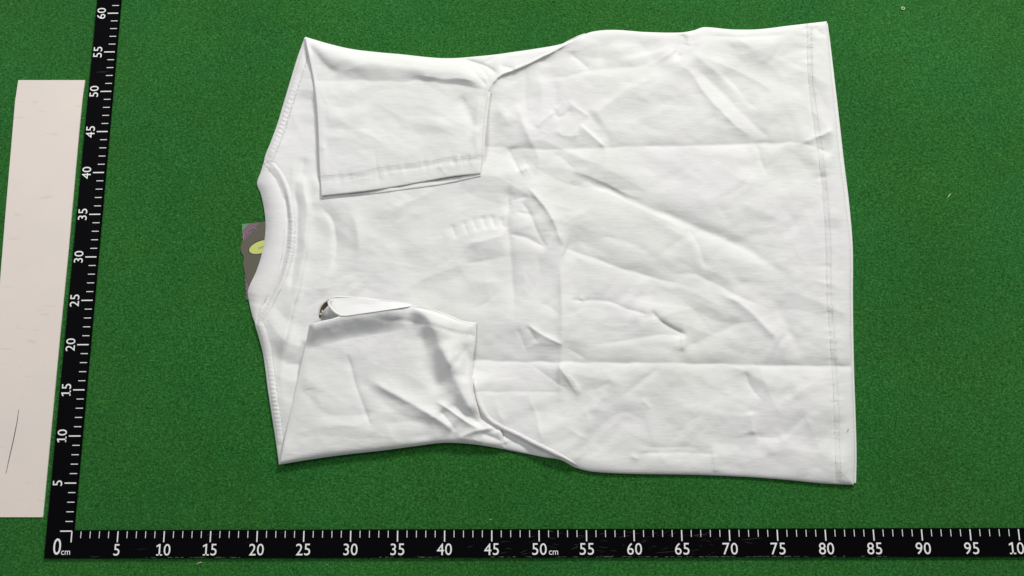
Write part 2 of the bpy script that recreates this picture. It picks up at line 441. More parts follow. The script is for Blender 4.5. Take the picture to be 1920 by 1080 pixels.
# ------------------------------------------------------------------ lint on the felt
LINT = mat_new('pale_lint', (.60, .66, .52), .8)[0]; LINTG = mat_new('green_lint', (.13, .30, .12), .9)[0]
G = 'lint flecks scattered on the felt'
tag(hair('lint', [(369, 1058), (374, 1055), (379, 1054)], .05, .045, LINT), 'short pale lint fibre below the 15 mark of the ruler', 'lint', G)
tag(hair('lint', [(1777, 371), (1780, 366), (1783, 363)], .05, .05, LINT), 'pale star-like lint fleck on the felt right of the shirt hem', 'lint', G)
tag(hair('lint', [(1756, 348), (1759, 345), (1761, 343)], .05, .04, LINTG), 'faint greenish lint fleck up-left of the star-like fleck', 'lint', G)
tag(hair('lint', [(1874, 669), (1875, 672), (1875, 676)], .05, .045, LINTG), 'faint short lint fleck near the right edge of the felt', 'lint', G)
tag(hair('lint', [(918, 975), (920, 973), (922, 973)], .05, .05, LINT), 'tiny pale lint fleck just above the 45 mark of the ruler', 'lint', G)
tag(hair('lint', [(612, 1059), (614, 1060), (616, 1059)], .05, .045, LINT), 'tiny pale lint fleck below the ruler near the 27 tick', 'lint', G)
tag(hair('lint', [(1676, 125), (1680, 124), (1684, 124)], .05, .035, LINTG), 'faint green lint thread near the top right of the shirt', 'lint', G)
# small ring-like crumb
th = np.linspace(0, 2*math.pi, 13)[:-1]
cw = world(1693, 16, 0.05); V = []; Fc = []
for i, a in enumerate(th):
    for k in range(6):
        b_ = 2*math.pi*k/6; rr = .17+.075*math.cos(b_)
        V.append((cw[0]+rr*math.cos(a), cw[1]+rr*math.sin(a), .07+.06*math.sin(b_)))
for i in range(12):
    for k in range(6): Fc.append((i*6+k, ((i+1) % 12)*6+k, ((i+1) % 12)*6+(k+1) % 6, i*6+(k+1) % 6))
tag(mesh_obj('crumb_ring', V, Fc, mat_new('pale_ring', (.45, .62, .35), .7)[0]), 'tiny pale ring on the felt above the top right corner of the shirt', 'ring')

# ------------------------------------------------------------------ the T-shirt
shirt = thing('t_shirt', 'white short-sleeved cotton T-shirt lying creased on green felt with both sleeves folded in', 't-shirt')

SEAM = [(495, 303), (508, 315), (520, 332), (531, 358), (538, 390), (541, 425), (539, 460), (532, 495), (520, 530), (504, 562), (488, 590), (478, 603)]
LEFT = [(571, 70), (556, 112), (540, 165), (528, 205), (520, 232), (508, 265)]+SEAM+[(484, 628), (492, 658), (497, 690), (502, 730), (509, 775), (516, 820), (523, 871)]
TOP = [(571, 70), (620, 84), (660, 93), (710, 99), (755, 103), (800, 108), (850, 109), (890, 106), (930, 102), (965, 97), (1000, 92), (1050, 83), (1080, 72), (1108, 60), (1150, 56), (1210, 60), (1275, 61), (1300, 57), (1320, 51), (1370, 55), (1420, 55), (1480, 48), (1550, 40)]
BOT = [(523, 871), (570, 862), (640, 852), (720, 843), (780, 835), (830, 829), (870, 830), (900, 833), (960, 845), (1020, 857), (1050, 862), (1078, 876), (1110, 884), (1180, 888), (1300, 890), (1400, 894), (1480, 900), (1540, 906), (1600, 909)]
RIGHT = [(1550, 40), (1556, 110), (1563, 180), (1574, 290), (1588, 400), (1595, 470), (1595, 560), (1597, 680), (1601, 780), (1603, 850), (1601, 909)]
OUT = np.vstack([spline(TOP, step=12), spline(RIGHT, step=12)[1:], spline(BOT, step=12)[::-1][1:], spline(LEFT, step=12)[::-1][1:]])

V_ = []   # body creases
def cr(*a): V_.append(a)
# long pressed fold lines (valleys, shade above, light below)
cr([(905, 274), (960, 277), (1035, 281), (1090, 279), (1135, 276)], -.10, 15, 13, (0, .05), .8)
cr([(1125, 277), (1200, 274), (1300, 273), (1380, 272), (1440, 269), (1507, 266)], -.15, 16, 14, (.05, .05), .8)
cr([(1500, 267), (1530, 257), (1568, 243)], .16, 7, 13, (.25, 0), .8)
cr([(1500, 267), (1530, 276), (1560, 289)], -.10, 14, 10, (.2, .1))
cr([(885, 675), (960, 678), (1050, 679), (1160, 680), (1250, 681), (1330, 683), (1400, 685), (1500, 686), (1596, 687)], -.17, 15, 13, (0, 0), .8)
cr([(892, 735), (980, 735), (1050, 735), (1085, 741)], -.07, 9, 8, (0, .3))
# pressed vertical band
cr([(957, 330), (952, 400), (956, 470), (962, 540), (964, 610)], -.20, 9, 15, (.15, .25), 1.5)
cr([(1050, 480), (1054, 560), (1054, 645), (1050, 700), (1052, 780)], .14, 13, 7, (.2, .3), 1.5)
cr([(988, 120), (986, 170), (990, 235), (985, 260)], -.10, 10, 12, (.2, .25), 2)
cr([(1012, 140), (1015, 190), (1012, 245)], .05, 12, 8, (.2, .3), 2)
cr([(968, 190), (980, 225), (992, 255), (1005, 285)], .13, 18, 8, (.25, .2), 2)
cr([(930, 170), (925, 225), (928, 290)], -.06, 20, 18, (.2, .3), 4)
cr([(950, 275), (962, 300), (974, 324)], -.10, 18, 6, (.2, .2))
cr([(974, 322), (992, 312)], .07, 6, 6, .3)
for a in (
 ([(1000, 268), (1010, 300), (1004, 330)], .07, 10, 8, .3, 1), ([(1030, 285), (1060, 300), (1085, 322)], -.06, 9, 9, .3, 1),
 ([(975, 505), (985, 540), (975, 560)], .05, 10, 10, .3, 1), ([(1010, 470), (1012, 520), (1000, 545), (985, 545)], -.06, 9, 9, .3, 1),
 ([(940, 545), (900, 575), (880, 578)], -.05, 8, 8, .3, 1), ([(870, 520), (910, 532), (940, 520)], .05, 12, 10, .3, 2),
 ([(1000, 570), (1030, 575), (1050, 590)], -.05, 8, 7, .3, 1), ([(965, 610), (985, 650), (990, 668)], -.07, 9, 7, .3, 1),
 ([(925, 205), (945, 215), (950, 240)], .05, 10, 8, .3, 2), ([(1045, 150), (1040, 190), (1046, 215)], -.06, 8, 10, .3, 1.5),
 ([(1160, 150), (1200, 160), (1230, 150)], -.05, 12, 9, .3, 1), ([(1150, 240), (1230, 215), (1290, 190)], .06, 26, 14, .3, 2),
 ([(1180, 300), (1240, 330), (1290, 340)], -.05, 14, 16, .3, 3), ([(1340, 300), (1380, 330), (1420, 345)], .05, 16, 12, .3, 3),
 ([(1450, 380), (1480, 400), (1500, 440)], -.05, 14, 12, .3, 2), ([(1160, 545), (1200, 555), (1240, 548)], -.05, 12, 10, .3, 1),
 ([(1110, 600), (1150, 612), (1190, 610)], .04, 14, 10, .3, 1), ([(1350, 640), (1380, 660), (1430, 668)], -.05, 12, 12, .3, 2),
 ([(1130, 790), (1170, 775), (1220, 790)], -.05, 14, 12, .3, 1), ([(1280, 780), (1330, 770), (1370, 790)], .05, 16, 14, .3, 2),
 ([(1440, 720), (1470, 740), (1500, 735)], -.05, 14, 12, .3, 2), ([(1090, 760), (1105, 790), (1100, 815)], .05, 8, 10, .3, 1),
 ([(690, 380), (760, 400), (830, 396)], .05, 20, 14, .3, 3), ([(730, 470), (790, 500), (850, 505)], -.04, 18, 16, .3, 3),
 ([(680, 520), (720, 545), (780, 550)], .04, 16, 12, .3, 3), ([(585, 320), (592, 350), (588, 400)], .06, 9, 9, .3, 2)): cr(*a)
# fan near the sleeve corner
cr([(984, 345), (1008, 372), (1030, 400), (1045, 430), (1057, 466)], .20, 14, 8, (.2, .05), 1)
cr([(972, 372), (990, 392), (1000, 415), (1012, 445), (1030, 468)], -.10, 8, 8, (.2, .2))
cr([(1057, 465), (1110, 483), (1170, 504), (1225, 521), (1290, 535), (1340, 546)], -.17, 26, 11, (.02, .5), .8)
cr([(953, 440), (975, 444), (1000, 453), (1028, 466)], -.12, 10, 8, (.05, .1), .8)
cr([(860, 461), (900, 452), (935, 443), (953, 438)], .10, 8, 16, (.35, .03), .8)
cr([(858, 497), (900, 491), (935, 483), (960, 481)], -.06, 11, 7, (.3, .1))
cr([(965, 395), (985, 400), (1000, 402)], -.07, 5, 5, .3)
cr([(955, 377), (975, 372), (992, 368)], -.08, 9, 4, .3)
for k, (x, y) in enumerate([(851, 433), (873, 426), (891, 421), (908, 417), (926, 415), (944, 417)]):
    cr([(x-5, y-15), (x-1, y), (x+5, y+16)], -.055-.006*k, 7, 3.5, .3)
cr([(800, 446), (820, 443), (838, 440)], -.03, 8, 6, .3)
cr([(780, 427), (830, 428), (880, 412), (950, 402)], -.04, 12, 12, .3, 3)
# the long furrow
cr([(1062, 322), (1100, 338), (1160, 366), (1215, 388), (1262, 407), (1330, 437), (1400, 468), (1450, 497), (1487, 520)], -.17, 14, 9, (.2, .18), 3.5)
cr([(1090, 343), (1150, 367), (1220, 400), (1270, 423), (1300, 436)], .05, 4, 12, (.2, .3))
cr([(1066, 318), (1120, 336), (1170, 362), (1215, 380)], .07, 14, 5, (.2, .3))
cr([(1063, 343), (1085, 350), (1095, 347)], -.03, 4, 4, .3)
# middle right region
cr([(1095, 430), (1150, 447), (1190, 460), (1230, 484)], -.07, 16, 8, .3, 2)
cr([(1290, 425), (1310, 460), (1322, 495), (1327, 515)], -.09, 18, 6, (.2, .3))
cr([(1245, 518), (1300, 513), (1340, 530), (1380, 553), (1420, 570), (1450, 585)], -.10, 16, 12, (.25, .25), 1)
cr([(1340, 545), (1392, 573), (1420, 597), (1450, 630), (1478, 665)], .12, 10, 10, (.2, .3), 1.5)
cr([(1366, 520), (1400, 532), (1440, 533)], -.05, 10, 10, .3, 2)
cr([(1450, 560), (1470, 600), (1490, 640), (1505, 672)], -.09, 14, 10, .3, 3)
cr([(1065, 560), (1085, 563), (1100, 562), (1140, 566), (1175, 580), (1216, 592)], -.085, 6, 5, (.15, .1), .6)
cr([(1085, 558), (1098, 565)], .05, 3, 3, .3)
cr([(1222, 577), (1230, 595), (1248, 610), (1275, 624), (1292, 632)], -.17, 5, 12, (.15, .1), 1)
cr([(1278, 628), (1281, 642), (1279, 662)], .11, 4, 18, (.3, .4), 1)
cr([(1100, 650), (1140, 643), (1190, 636), (1240, 628), (1262, 629), (1279, 634)], -.085, 18, 7, (.3, .02), .8)
cr([(1280, 655), (1310, 640), (1350, 622), (1400, 600)], -.08, 10, 14, (.1, .3), 1.5)
cr([(985, 608), (1010, 622), (1035, 637), (1060, 649)], .16, 6, 9, (.25, .05), .8)
cr([(985, 610), (1000, 630), (1010, 645)], -.06, 8, 6, .3)
cr([(970, 670), (1005, 645), (1060, 650)], .05, 14, 8, .3)
cr([(1060, 650), (1078, 662), (1100, 672)], -.05, 8, 8, .3)
cr([(1310, 470), (1380, 440), (1400, 410)], .04, 18, 18, .3, 3)
cr([(1340, 380), (1360, 405), (1372, 425)], -.05, 12, 10, .3, 3)
# crumples at top centre
cr([(1003, 240), (1022, 222), (1040, 209)], .055, 5, 7, (.2, .1))
cr([(1038, 210), (1047, 222), (1060, 214), (1073, 204)], -.06, 4, 5, (.1, .1))
cr([(1062, 188), (1075, 199), (1092, 210), (1107, 221)], .10, 4, 12, (.3, .1), .8)
cr([(1040, 208), (1060, 190)], .05, 5, 6, .2)
cr([(1040, 242), (1052, 254), (1070, 256), (1088, 252)], .05, 8, 5, .2)
cr([(1085, 230), (1100, 245), (1115, 258), (1136, 277)], .14, 4, 16, (.15, .1), .8)
cr([(1107, 222), (1130, 203), (1160, 180), (1190, 163), (1230, 145), (1250, 135)], .14, 10, 40, (.1, .35), 2)
cr([(1064, 98), (1080, 110), (1094, 120), (1108, 131)], -.10, 9, 5, (.3, .05))
cr([(1010, 148), (1050, 146), (1100, 134), (1150, 127), (1210, 123), (1260, 102)], -.09, 12, 10, (.3, .15), 1)
cr([(1070, 99), (1120, 112), (1180, 104), (1230, 94), (1265, 82)], -.07, 14, 12, (.2, .2), 2)
cr([(1120, 120), (1180, 110), (1240, 97), (1268, 88)], .07, 10, 9, .3, 2)
cr([(1200, 128), (1240, 112), (1275, 88)], .09, 8, 8, .3, 1)
cr([(1281, 58), (1278, 78), (1270, 100), (1276, 116)], -.16, 8, 7, (.05, .2), 1.5)
cr([(1290, 60), (1290, 85)], .08, 6, 6, .2)
# fan from the knot
cr([(1296, 96), (1320, 115), (1355, 145), (1395, 183), (1428, 205)], .13, 20, 12, (.12, .25), 1.5)
cr([(1350, 130), (1380, 165), (1402, 190), (1425, 206)], -.12, 14, 7, (.25, .2), 2)
cr([(1262, 116), (1295, 135), (1318, 170), (1350, 205), (1390, 243), (1420, 262)], .11, 18, 10, (.15, .2), 1)
cr([(1290, 118), (1330, 150), (1370, 190), (1400, 220), (1445, 263)], -.10, 14, 10, (.2, .1), 1.5)
cr([(1370, 90), (1395, 55)], .05, 10, 8, .3, 2)
cr([(1300, 66), (1380, 70), (1440, 67), (1500, 62)], -.07, 6, 5, .3, 1)
cr([(1410, 110), (1440, 115), (1470, 145), (1480, 170)], .07, 22, 10, .3, 3)
cr([(1440, 225), (1470, 240), (1500, 232)], -.04, 12, 12, .3, 3)
cr([(1413, 268), (1423, 282), (1427, 305), (1440, 330)], -.08, 9, 5, (.1, .3))
cr([(1480, 280), (1500, 300), (1520, 330)], -.05, 10, 10, .3, 2)
# lower half
cr([(1043, 680), (1058, 702), (1075, 725), (1088, 745)], .11, 10, 5, (.1, .2), .8)
cr([(1062, 700), (1078, 718), (1090, 742)], .06, 3, 5, .2)
cr([(993, 683), (1020, 700), (1050, 722), (1080, 738)], -.07, 10, 8, (.1, .3))
cr([(995, 742), (1002, 770), (1010, 800), (1017, 830)], .08, 6, 9, (.2, .3), 1)
cr([(930, 742), (935, 770), (950, 800)], .06, 7, 10, .3, 1)
cr([(1240, 683), (1215, 705), (1192, 722), (1165, 745)], -.08, 9, 8, (.1, .3), 1.5)
cr([(1100, 735), (1130, 725), (1150, 715)], -.05, 12, 9, .3)
cr([(1110, 780), (1120, 755), (1140, 735)], .07, 14, 8, .3, 2)
cr([(1200, 750), (1225, 768), (1222, 760)], .05, 6, 5, .3)
cr([(1260, 690), (1300, 715), (1360, 735), (1380, 745)], -.05, 20, 16, .3, 3)
cr([(1398, 690), (1402, 715), (1415, 735), (1430, 752)], -.10, 14, 7, (.1, .3), 1)
cr([(1409, 770), (1411, 800), (1414, 817)], .09, 5, 16, (.2, .1), 1)
cr([(1414, 817), (1445, 819), (1470, 822)], -.10, 14, 9, (.1, .25), 1.5)
cr([(1465, 822), (1490, 800), (1505, 783), (1520, 778)], -.07, 12, 10, (.1, .3), 2)
cr([(1190, 836), (1240, 838), (1290, 840), (1335, 850)], -.06, 10, 8, .3, 1)
cr([(1160, 853), (1230, 849), (1300, 849), (1338, 851)], -.06, 8, 6, (.3, .05))
cr([(1338, 850), (1341, 868), (1340, 888)], .05, 8, 4, .2)
cr([(1060, 800), (1085, 815), (1110, 828)], .05, 7, 12, .3, 1)
cr([(1180, 852), (1200, 862)], .05, 5, 5, .3)
cr([(1080, 700), (1180, 720)], .03, 25, 20, .3, 3)
# chest / neck
cr([(560, 318), (568, 350), (575, 400), (573, 450), (563, 510), (550, 570), (535, 625), (523, 680)], .26, 6, 40, (.15, .15), 2.2)
cr([(552, 330), (556, 380), (558, 430), (552, 490), (540, 560)], -.12, 5, 6, (.2, .2), 1.5)
cr([(553, 300), (548, 340), (552, 365)], .05, 5, 6, .3)
cr([(572, 292), (566, 325), (558, 345)], -.09, 7, 6, .3, 1.5)
cr([(598, 385), (618, 405), (629, 440), (627, 480), (616, 520)], -.17, 20, 4, (.3, .3), 1.5)
cr([(655, 390), (668, 420), (674, 455), (669, 495)], .12, 12, 8, .3, 3)
cr([(720, 390), (740, 430), (750, 470)], -.03, 16, 14, .3, 4)
cr([(545, 580), (533, 640), (527, 690), (526, 740)], .07, 5, 5, .3, 1.5)
cr([(530, 685), (548, 683), (566, 683)], -.05, 6, 6, .2)
cr([(590, 470), (610, 540), (600, 560)], .04, 20, 20, .3, 4)
cr([(575, 585), (562, 650), (548, 720)], -.05, 12, 10, .3, 2)
# front edge of the armhole lying over the strip behind, top and bottom
ARM_T = [(915, 170), (932, 145), (950, 137), (990, 121), (1020, 106), (1050, 90), (1075, 77), (1100, 64)]
cr(ARM_T, .22, 26, 5, (0, .12), .6)                       # strip above rises, sheet below starts low
ARM_B = [(872, 708), (884, 690), (889, 725), (897, 760), (912, 785), (934, 801), (970, 818), (1005, 836), (1040, 853), (1062, 866), (1085, 878)]
ARM_B2 = [(886, 690), (890, 725), (898, 760), (913, 785), (934, 801), (970, 818), (1005, 836), (1040, 853), (1062, 866), (1085, 879)]
cr(ARM_B2, .30, 34, 1.6, (.12, .1), .8)
cr([(936, 803), (975, 828), (1010, 846), (1035, 858)], -.13, 10, 5, (.1, .2), .8)
cr([(936, 806), (945, 822), (950, 834)], .10, 6, 6, (.05, .2), .8)
cr([(860, 108), (895, 118), (920, 130), (938, 143)], -.14, 5, 8, (.3, .05), .8)
cr([(905, 118), (928, 108), (960, 98)], -.10, 5, 5, .3, .8)
cr([(935, 125), (955, 127), (968, 133)], -.10, 6, 5, .3)
cr([(1000, 112), (1040, 92), (1060, 86)], -.06, 5, 4, .3)
RIMT = [(922, 160), (934, 144), (950, 135), (990, 119), (1020, 104), (1050, 88), (1075, 75), (1098, 65)]
RIMB = [(890, 712), (893, 728), (902, 760), (917, 785), (938, 799), (972, 815), (1007, 833), (1042, 850), (1064, 863), (1085, 875)]
# hem
HEM = [(1513, 46), (1514, 90), (1516, 150), (1524, 215), (1534, 285), (1540, 335), (1545, 390), (1549, 460), (1551, 560), (1556, 620), (1560, 690), (1564, 760), (1566, 830), (1568, 903)]
cr(HEM, -.07, 4, 4, (0, 0), 1)
cr([(x+14, y) for x, y in HEM], .05, 12, 10, (0, 0), 3)
cr([(1524, 50), (1540, 66), (1552, 70)], -.08, 7, 6, .2)
cr([(1520, 68), (1535, 72), (1554, 66)], .06, 6, 8, .2)
BODY_CR = list(V_)

def pucker(px, py, pts, amp, wdt, period, seed):
    P = spline(pts, step=14); d, t, L = sdist(px, py, P)
    s = t*L
    n = vnoise(s, s*0, period, 1e3, seed)
    return .8*amp*n*np.exp(-(d/wdt)**2)

def body_z(px, py, creases=True):
    shp = px.shape; px = np.ravel(px).astype(float); py = np.ravel(py).astype(float)
    d, _, _ = sdist(px, py, OUT); d = np.abs(d)
    z = 0.26+0.24*(1-np.exp(-d/5.0))+0.16*(1-np.exp(-d/60.0))
    fade = sst(d/30)*.8+.2
    if creases:
        z = z+crumple(px, py, 31)*fade*1.0
        z0 = z.copy(); z = apply_creases(px, py, z, BODY_CR)
        fe = sst(d/7)*.6+.4
        z = z0+(z-z0)*fe
        z = z+pucker(px, py, HEM, .022, 12, 8, 3)+pucker(px, py, HEM, .05, 26, 55, 4)
        z = z+pucker(px, py, SEAM, .03, 16, 12, 5)
        z = z+0.05*np.exp(-((px-1580)/28.)**2)
    z = np.maximum(z, .10)
    return z.reshape(shp)

STEP = 2.2
px, py, u, v = coons(TOP, BOT, LEFT, RIGHT, STEP)
z = body_z(px, py)
body = grid_obj('front_panel', px, py, z, COT, shirt, floor=0.03)
# the back panel lies under the front one and shows as a thin line past the hem
off = np.array([6.0, 0])
RB = [(x+(0 if k == 0 else 1.5 if k in (1, 10) else 4.5), y) for k, (x, y) in enumerate(RIGHT)]
RB = [(1552, 44), (1560, 110), (1569, 185), (1581, 290), (1594, 400), (1599, 470), (1599, 560), (1601, 680), (1604, 780), (1606, 850), (1605, 906)]
RI = [(x-60, y+(4 if k == 0 else -4 if k == len(RB)-1 else 0)) for k, (x, y) in enumerate(RB)]
bx, by, u, v = coons([RI[0], RB[0]], [RI[-1], RB[-1]], RI, RB, 3)
grid_obj('back_panel', bx, by, .16+.03*vnoise(bx, by, 30, 40, 9)-.05*sst((u-.9)*10), COT, shirt, floor=.02)

def on_body(x, y): return body_z(np.asarray(x, float), np.asarray(y, float))
st = stitches('hem_stitching', HEM, on_body, THREAD_D, body, pitch=4.2, length=3.2, width=2.3, rows=(0,), lift=.05)
st = stitches('hem_stitching', HEM, on_body, THREAD, body, pitch=4.2, length=4.2, width=1.6, rows=(-9,), cross=True, lift=.06)

ribbon('armhole_seam', RIMT, on_body, COT2, shirt, width=7, height=.10, period=16, amp=.01)
ribbon('armhole_seam', RIMB, on_body, COT2, shirt, width=8, height=.10, period=16, amp=.01)
# collar ----------------------------------------------------------------
CL = [(495, 302), (489, 322), (482, 344), (489, 363), (495, 390), (498, 420), (496, 450), (490, 480), (480, 510), (465, 545), (468, 570), (473, 592), (478, 605)]
CR_ = [(497, 304), (512, 318), (524, 334), (535, 358), (542, 390), (545, 425), (543, 460), (536, 495), (524, 530), (508, 562), (492, 590), (482, 606)]
cx, cy, u, v = coons([CL[0], CR_[0]], [CL[-1], CR_[-1]], CL, CR_, 2.0)
dC, _, _ = sdist(cx, cy, spline(CL, step=8)); dC = abs(dC)
cz = .20+.16*(1-np.exp(-dC/6))+.03*vnoise(cx, cy, 30, 40, 77)+.012*vnoise(cx, cy, 10, 14, 78)
cz = apply_creases(cx.ravel(), cy.ravel(), cz.ravel().copy(), [([(500, 312), (514, 340), (527, 380), (532, 420), (530, 460), (522, 498), (508, 535), (490, 572)], .08, 10, 5, .1, 1), ([(466, 546), (480, 560), (488, 575)], -.06, 6, 6, .2)]).reshape(cx.shape)
def coll_z(x, y):
    d, _, _ = sdist(np.asarray(x, float), np.asarray(y, float), spline(CL, step=8)); return .37+0*d
collar = grid_obj('collar_band', cx, cy, cz, COT2, shirt, drop=.16)
off_seam = lambda dx, dy=0: [(x+dx, y+dy) for x, y in SEAM]
def zmax_body(x, y): return np.maximum(on_body(x, y), .36)
NB = [(503, 304), (515, 318), (527, 336), (537, 362), (544, 394), (546, 428), (544, 464), (537, 498), (525, 532), (509, 564), (494, 588), (486, 604)]
ribbon('neck_binding', NB, zmax_body, COT2, shirt, width=15, height=.17, period=7, amp=.012)
stitches('collar_stitching', [(x-13, y+1) for x, y in NB[1:-2]], coll_z, THREAD_D, collar, pitch=3.6, length=2.4, width=1.3, lift=.04, rows=(0,))
stitches('binding_stitching', [(x+6.5, y+1) for x, y in NB[1:-1]], zmax_body, THREAD, shirt, pitch=4, length=4, width=1.6, cross=True, lift=.09)
SH1 = [(575, 84), (566, 118), (551, 165), (538, 206), (529, 236), (517, 268), (504, 299)]
SH2 = [(486, 600), (494, 628), (502, 660), (507, 690), (512, 730), (518, 772), (523, 806), (526, 838)]
ribbon('shoulder_seam', SH1, on_body, COT2, shirt, width=14, height=.13, period=8, amp=.022)
ribbon('shoulder_seam', SH2, on_body, COT2, shirt, width=14, height=.13, period=8, amp=.022)
stitches('shoulder_stitching', [(x+7, y+2) for x, y in SH1], on_body, THREAD, shirt, pitch=4, length=4.5, width=1.5, cross=True, lift=.09)
stitches('shoulder_stitching', [(x+7, y) for x, y in SH2], on_body, THREAD, shirt, pitch=4, length=4.5, width=1.5, cross=True, lift=.09)

# upper sleeve ------------------------------------------------------------
def smax(a, b, k=.05): return np.maximum(a, b)+k*np.exp(-np.abs(a-b)/k)*.5
T1 = [(572, 69), (620, 83), (660, 92), (710, 98), (755, 102), (800, 107), (840, 110), (875, 114), (905, 127), (934, 144)]
L1 = [(572, 69), (580, 110), (588, 150), (594, 200), (597, 250), (599, 310), (603, 367)]
R1 = [(934, 144), (925, 152), (916, 166), (913, 190), (909, 225), (905, 270), (901, 325)]
B1 = [(603, 367), (650, 362), (700, 356), (750, 348), (800, 339), (850, 330), (901, 325)]
O1 = np.vstack([spline(T1, step=12), spline(R1, step=12)[1:], spline(B1, step=12)[::-1][1:], spline(L1, step=12)[::-1][1:]])
S1 = [
 ([(588, 151), (650, 151), (720, 152), (780, 152), (840, 157), (880, 163), (918, 170)], -.10, 20, 13, (0, .0), .8),
 ([(575, 78), (640, 106), (700, 116), (780, 128), (860, 138), (910, 150)], .15, 22, 18, (.08, .1), 5),
 ([(572, 74), (590, 100), (620, 130), (660, 145)], -.14, 8, 16, (.05, .3), 3),
 ([(770, 140), (830, 147), (870, 148), (900, 158)], .07, 6, 6, .3, 1),
 ([(885, 122), (892, 140), (905, 152), (916, 165)], -.10, 7, 7, .2, 1),
 ([(862, 178), (875, 205), (888, 232), (900, 245)], -.16, 12, 14, (.25, .1), 3),
 ([(905, 175), (893, 215), (893, 260), (899, 300)], .07, 12, 5, .2, 2),
 ([(600, 210), (640, 225), (690, 262), (720, 285)], .06, 16, 12, .3, 3),
 ([(640, 190), (700, 200), (760, 240), (830, 262)], -.05, 20, 16, .3, 3),
 ([(780, 210), (820, 230), (870, 240)], .05, 14, 14, .3, 3),
 ([(595, 265), (605, 280), (614, 276)], .05, 6, 6, .3),
 ([(660, 240), (700, 258), (720, 275)], .05, 10, 7, .3, 1),
 ([(702, 270), (706, 300), (710, 340), (712, 352)], -.04, 5, 5, .3),
 ([(820, 305), (830, 320), (840, 330)], .04, 6, 6, .3),
]
CUFF1 = [(601, 337), (660, 332), (700, 324), (740, 317), (790, 311), (840, 303), (903, 297)]
S1.append((CUFF1, -.06, 5, 6, (0, 0), 1))
def sl1_z(x, y):
    shp = np.shape(x); x = np.ravel(x).astype(float); y = np.ravel(y).astype(float)
    d, _, _ = sdist(x, y, O1); d = abs(d)
    z = .98+.12*(1-np.exp(-d/8))+crumple(x, y, 61, .8, .06)*sst(d/20)
    z0 = z.copy(); z = apply_creases(x, y, z, S1); z = z0+(z-z0)*(sst(d/8)*.6+.4)
    dt, _, _ = sdist(x, y, spline(T1, step=12)); dt = abs(dt)
    z = z-.50*np.exp(-dt/9.)+.20*np.exp(-((dt-26)/18.)**2)
    z = z+pucker(x, y, CUFF1, .035, 11, 9, 8)
    z = smax(z, body_z(x, y, False)+.12)
    return np.maximum(z, .22).reshape(shp)
px, py, u, v = coons(T1, B1, L1, R1, STEP)
sl1 = grid_obj('sleeve', px, py, sl1_z(px, py), COT, shirt, drop=.14)
sl1['label'] = 'flat folded upper sleeve with its cuff hem towards the middle'
# under layer of the cuff opening
tb = [(603, 350), (700, 340), (800, 325), (902, 318)]
bb = [(603, 373), (650, 368), (700, 363), (760, 355), (820, 347), (860, 339), (901, 330)]
px2, py2, u, v = coons(tb, bb, [tb[0], bb[0]], [tb[-1], bb[-1]], 2.5)
grid_obj('cuff_lining', px2, py2, np.maximum(.66+.02*vnoise(px2, py2, 40, 20, 4), body_z(px2, py2)+.07), COT, sl1, drop=.12)
# side roll of the upper sleeve next to the body
stitches('cuff_stitching', CUFF1, sl1_z, THREAD_D, sl1, pitch=4.2, length=3.0, width=2.0, rows=(2,), lift=.03)
stitches('cuff_stitching', CUFF1, sl1_z, THREAD_D, sl1, pitch=4.2, length=3.4, width=2.0, rows=(-7,), lift=.03)
EDG = [(917, 172), (913, 195), (909, 230), (906, 268), (903, 300)]
ribbon('armhole_seam', EDG, sl1_z, COT2, sl1, width=6, height=.09, period=14, amp=.008)

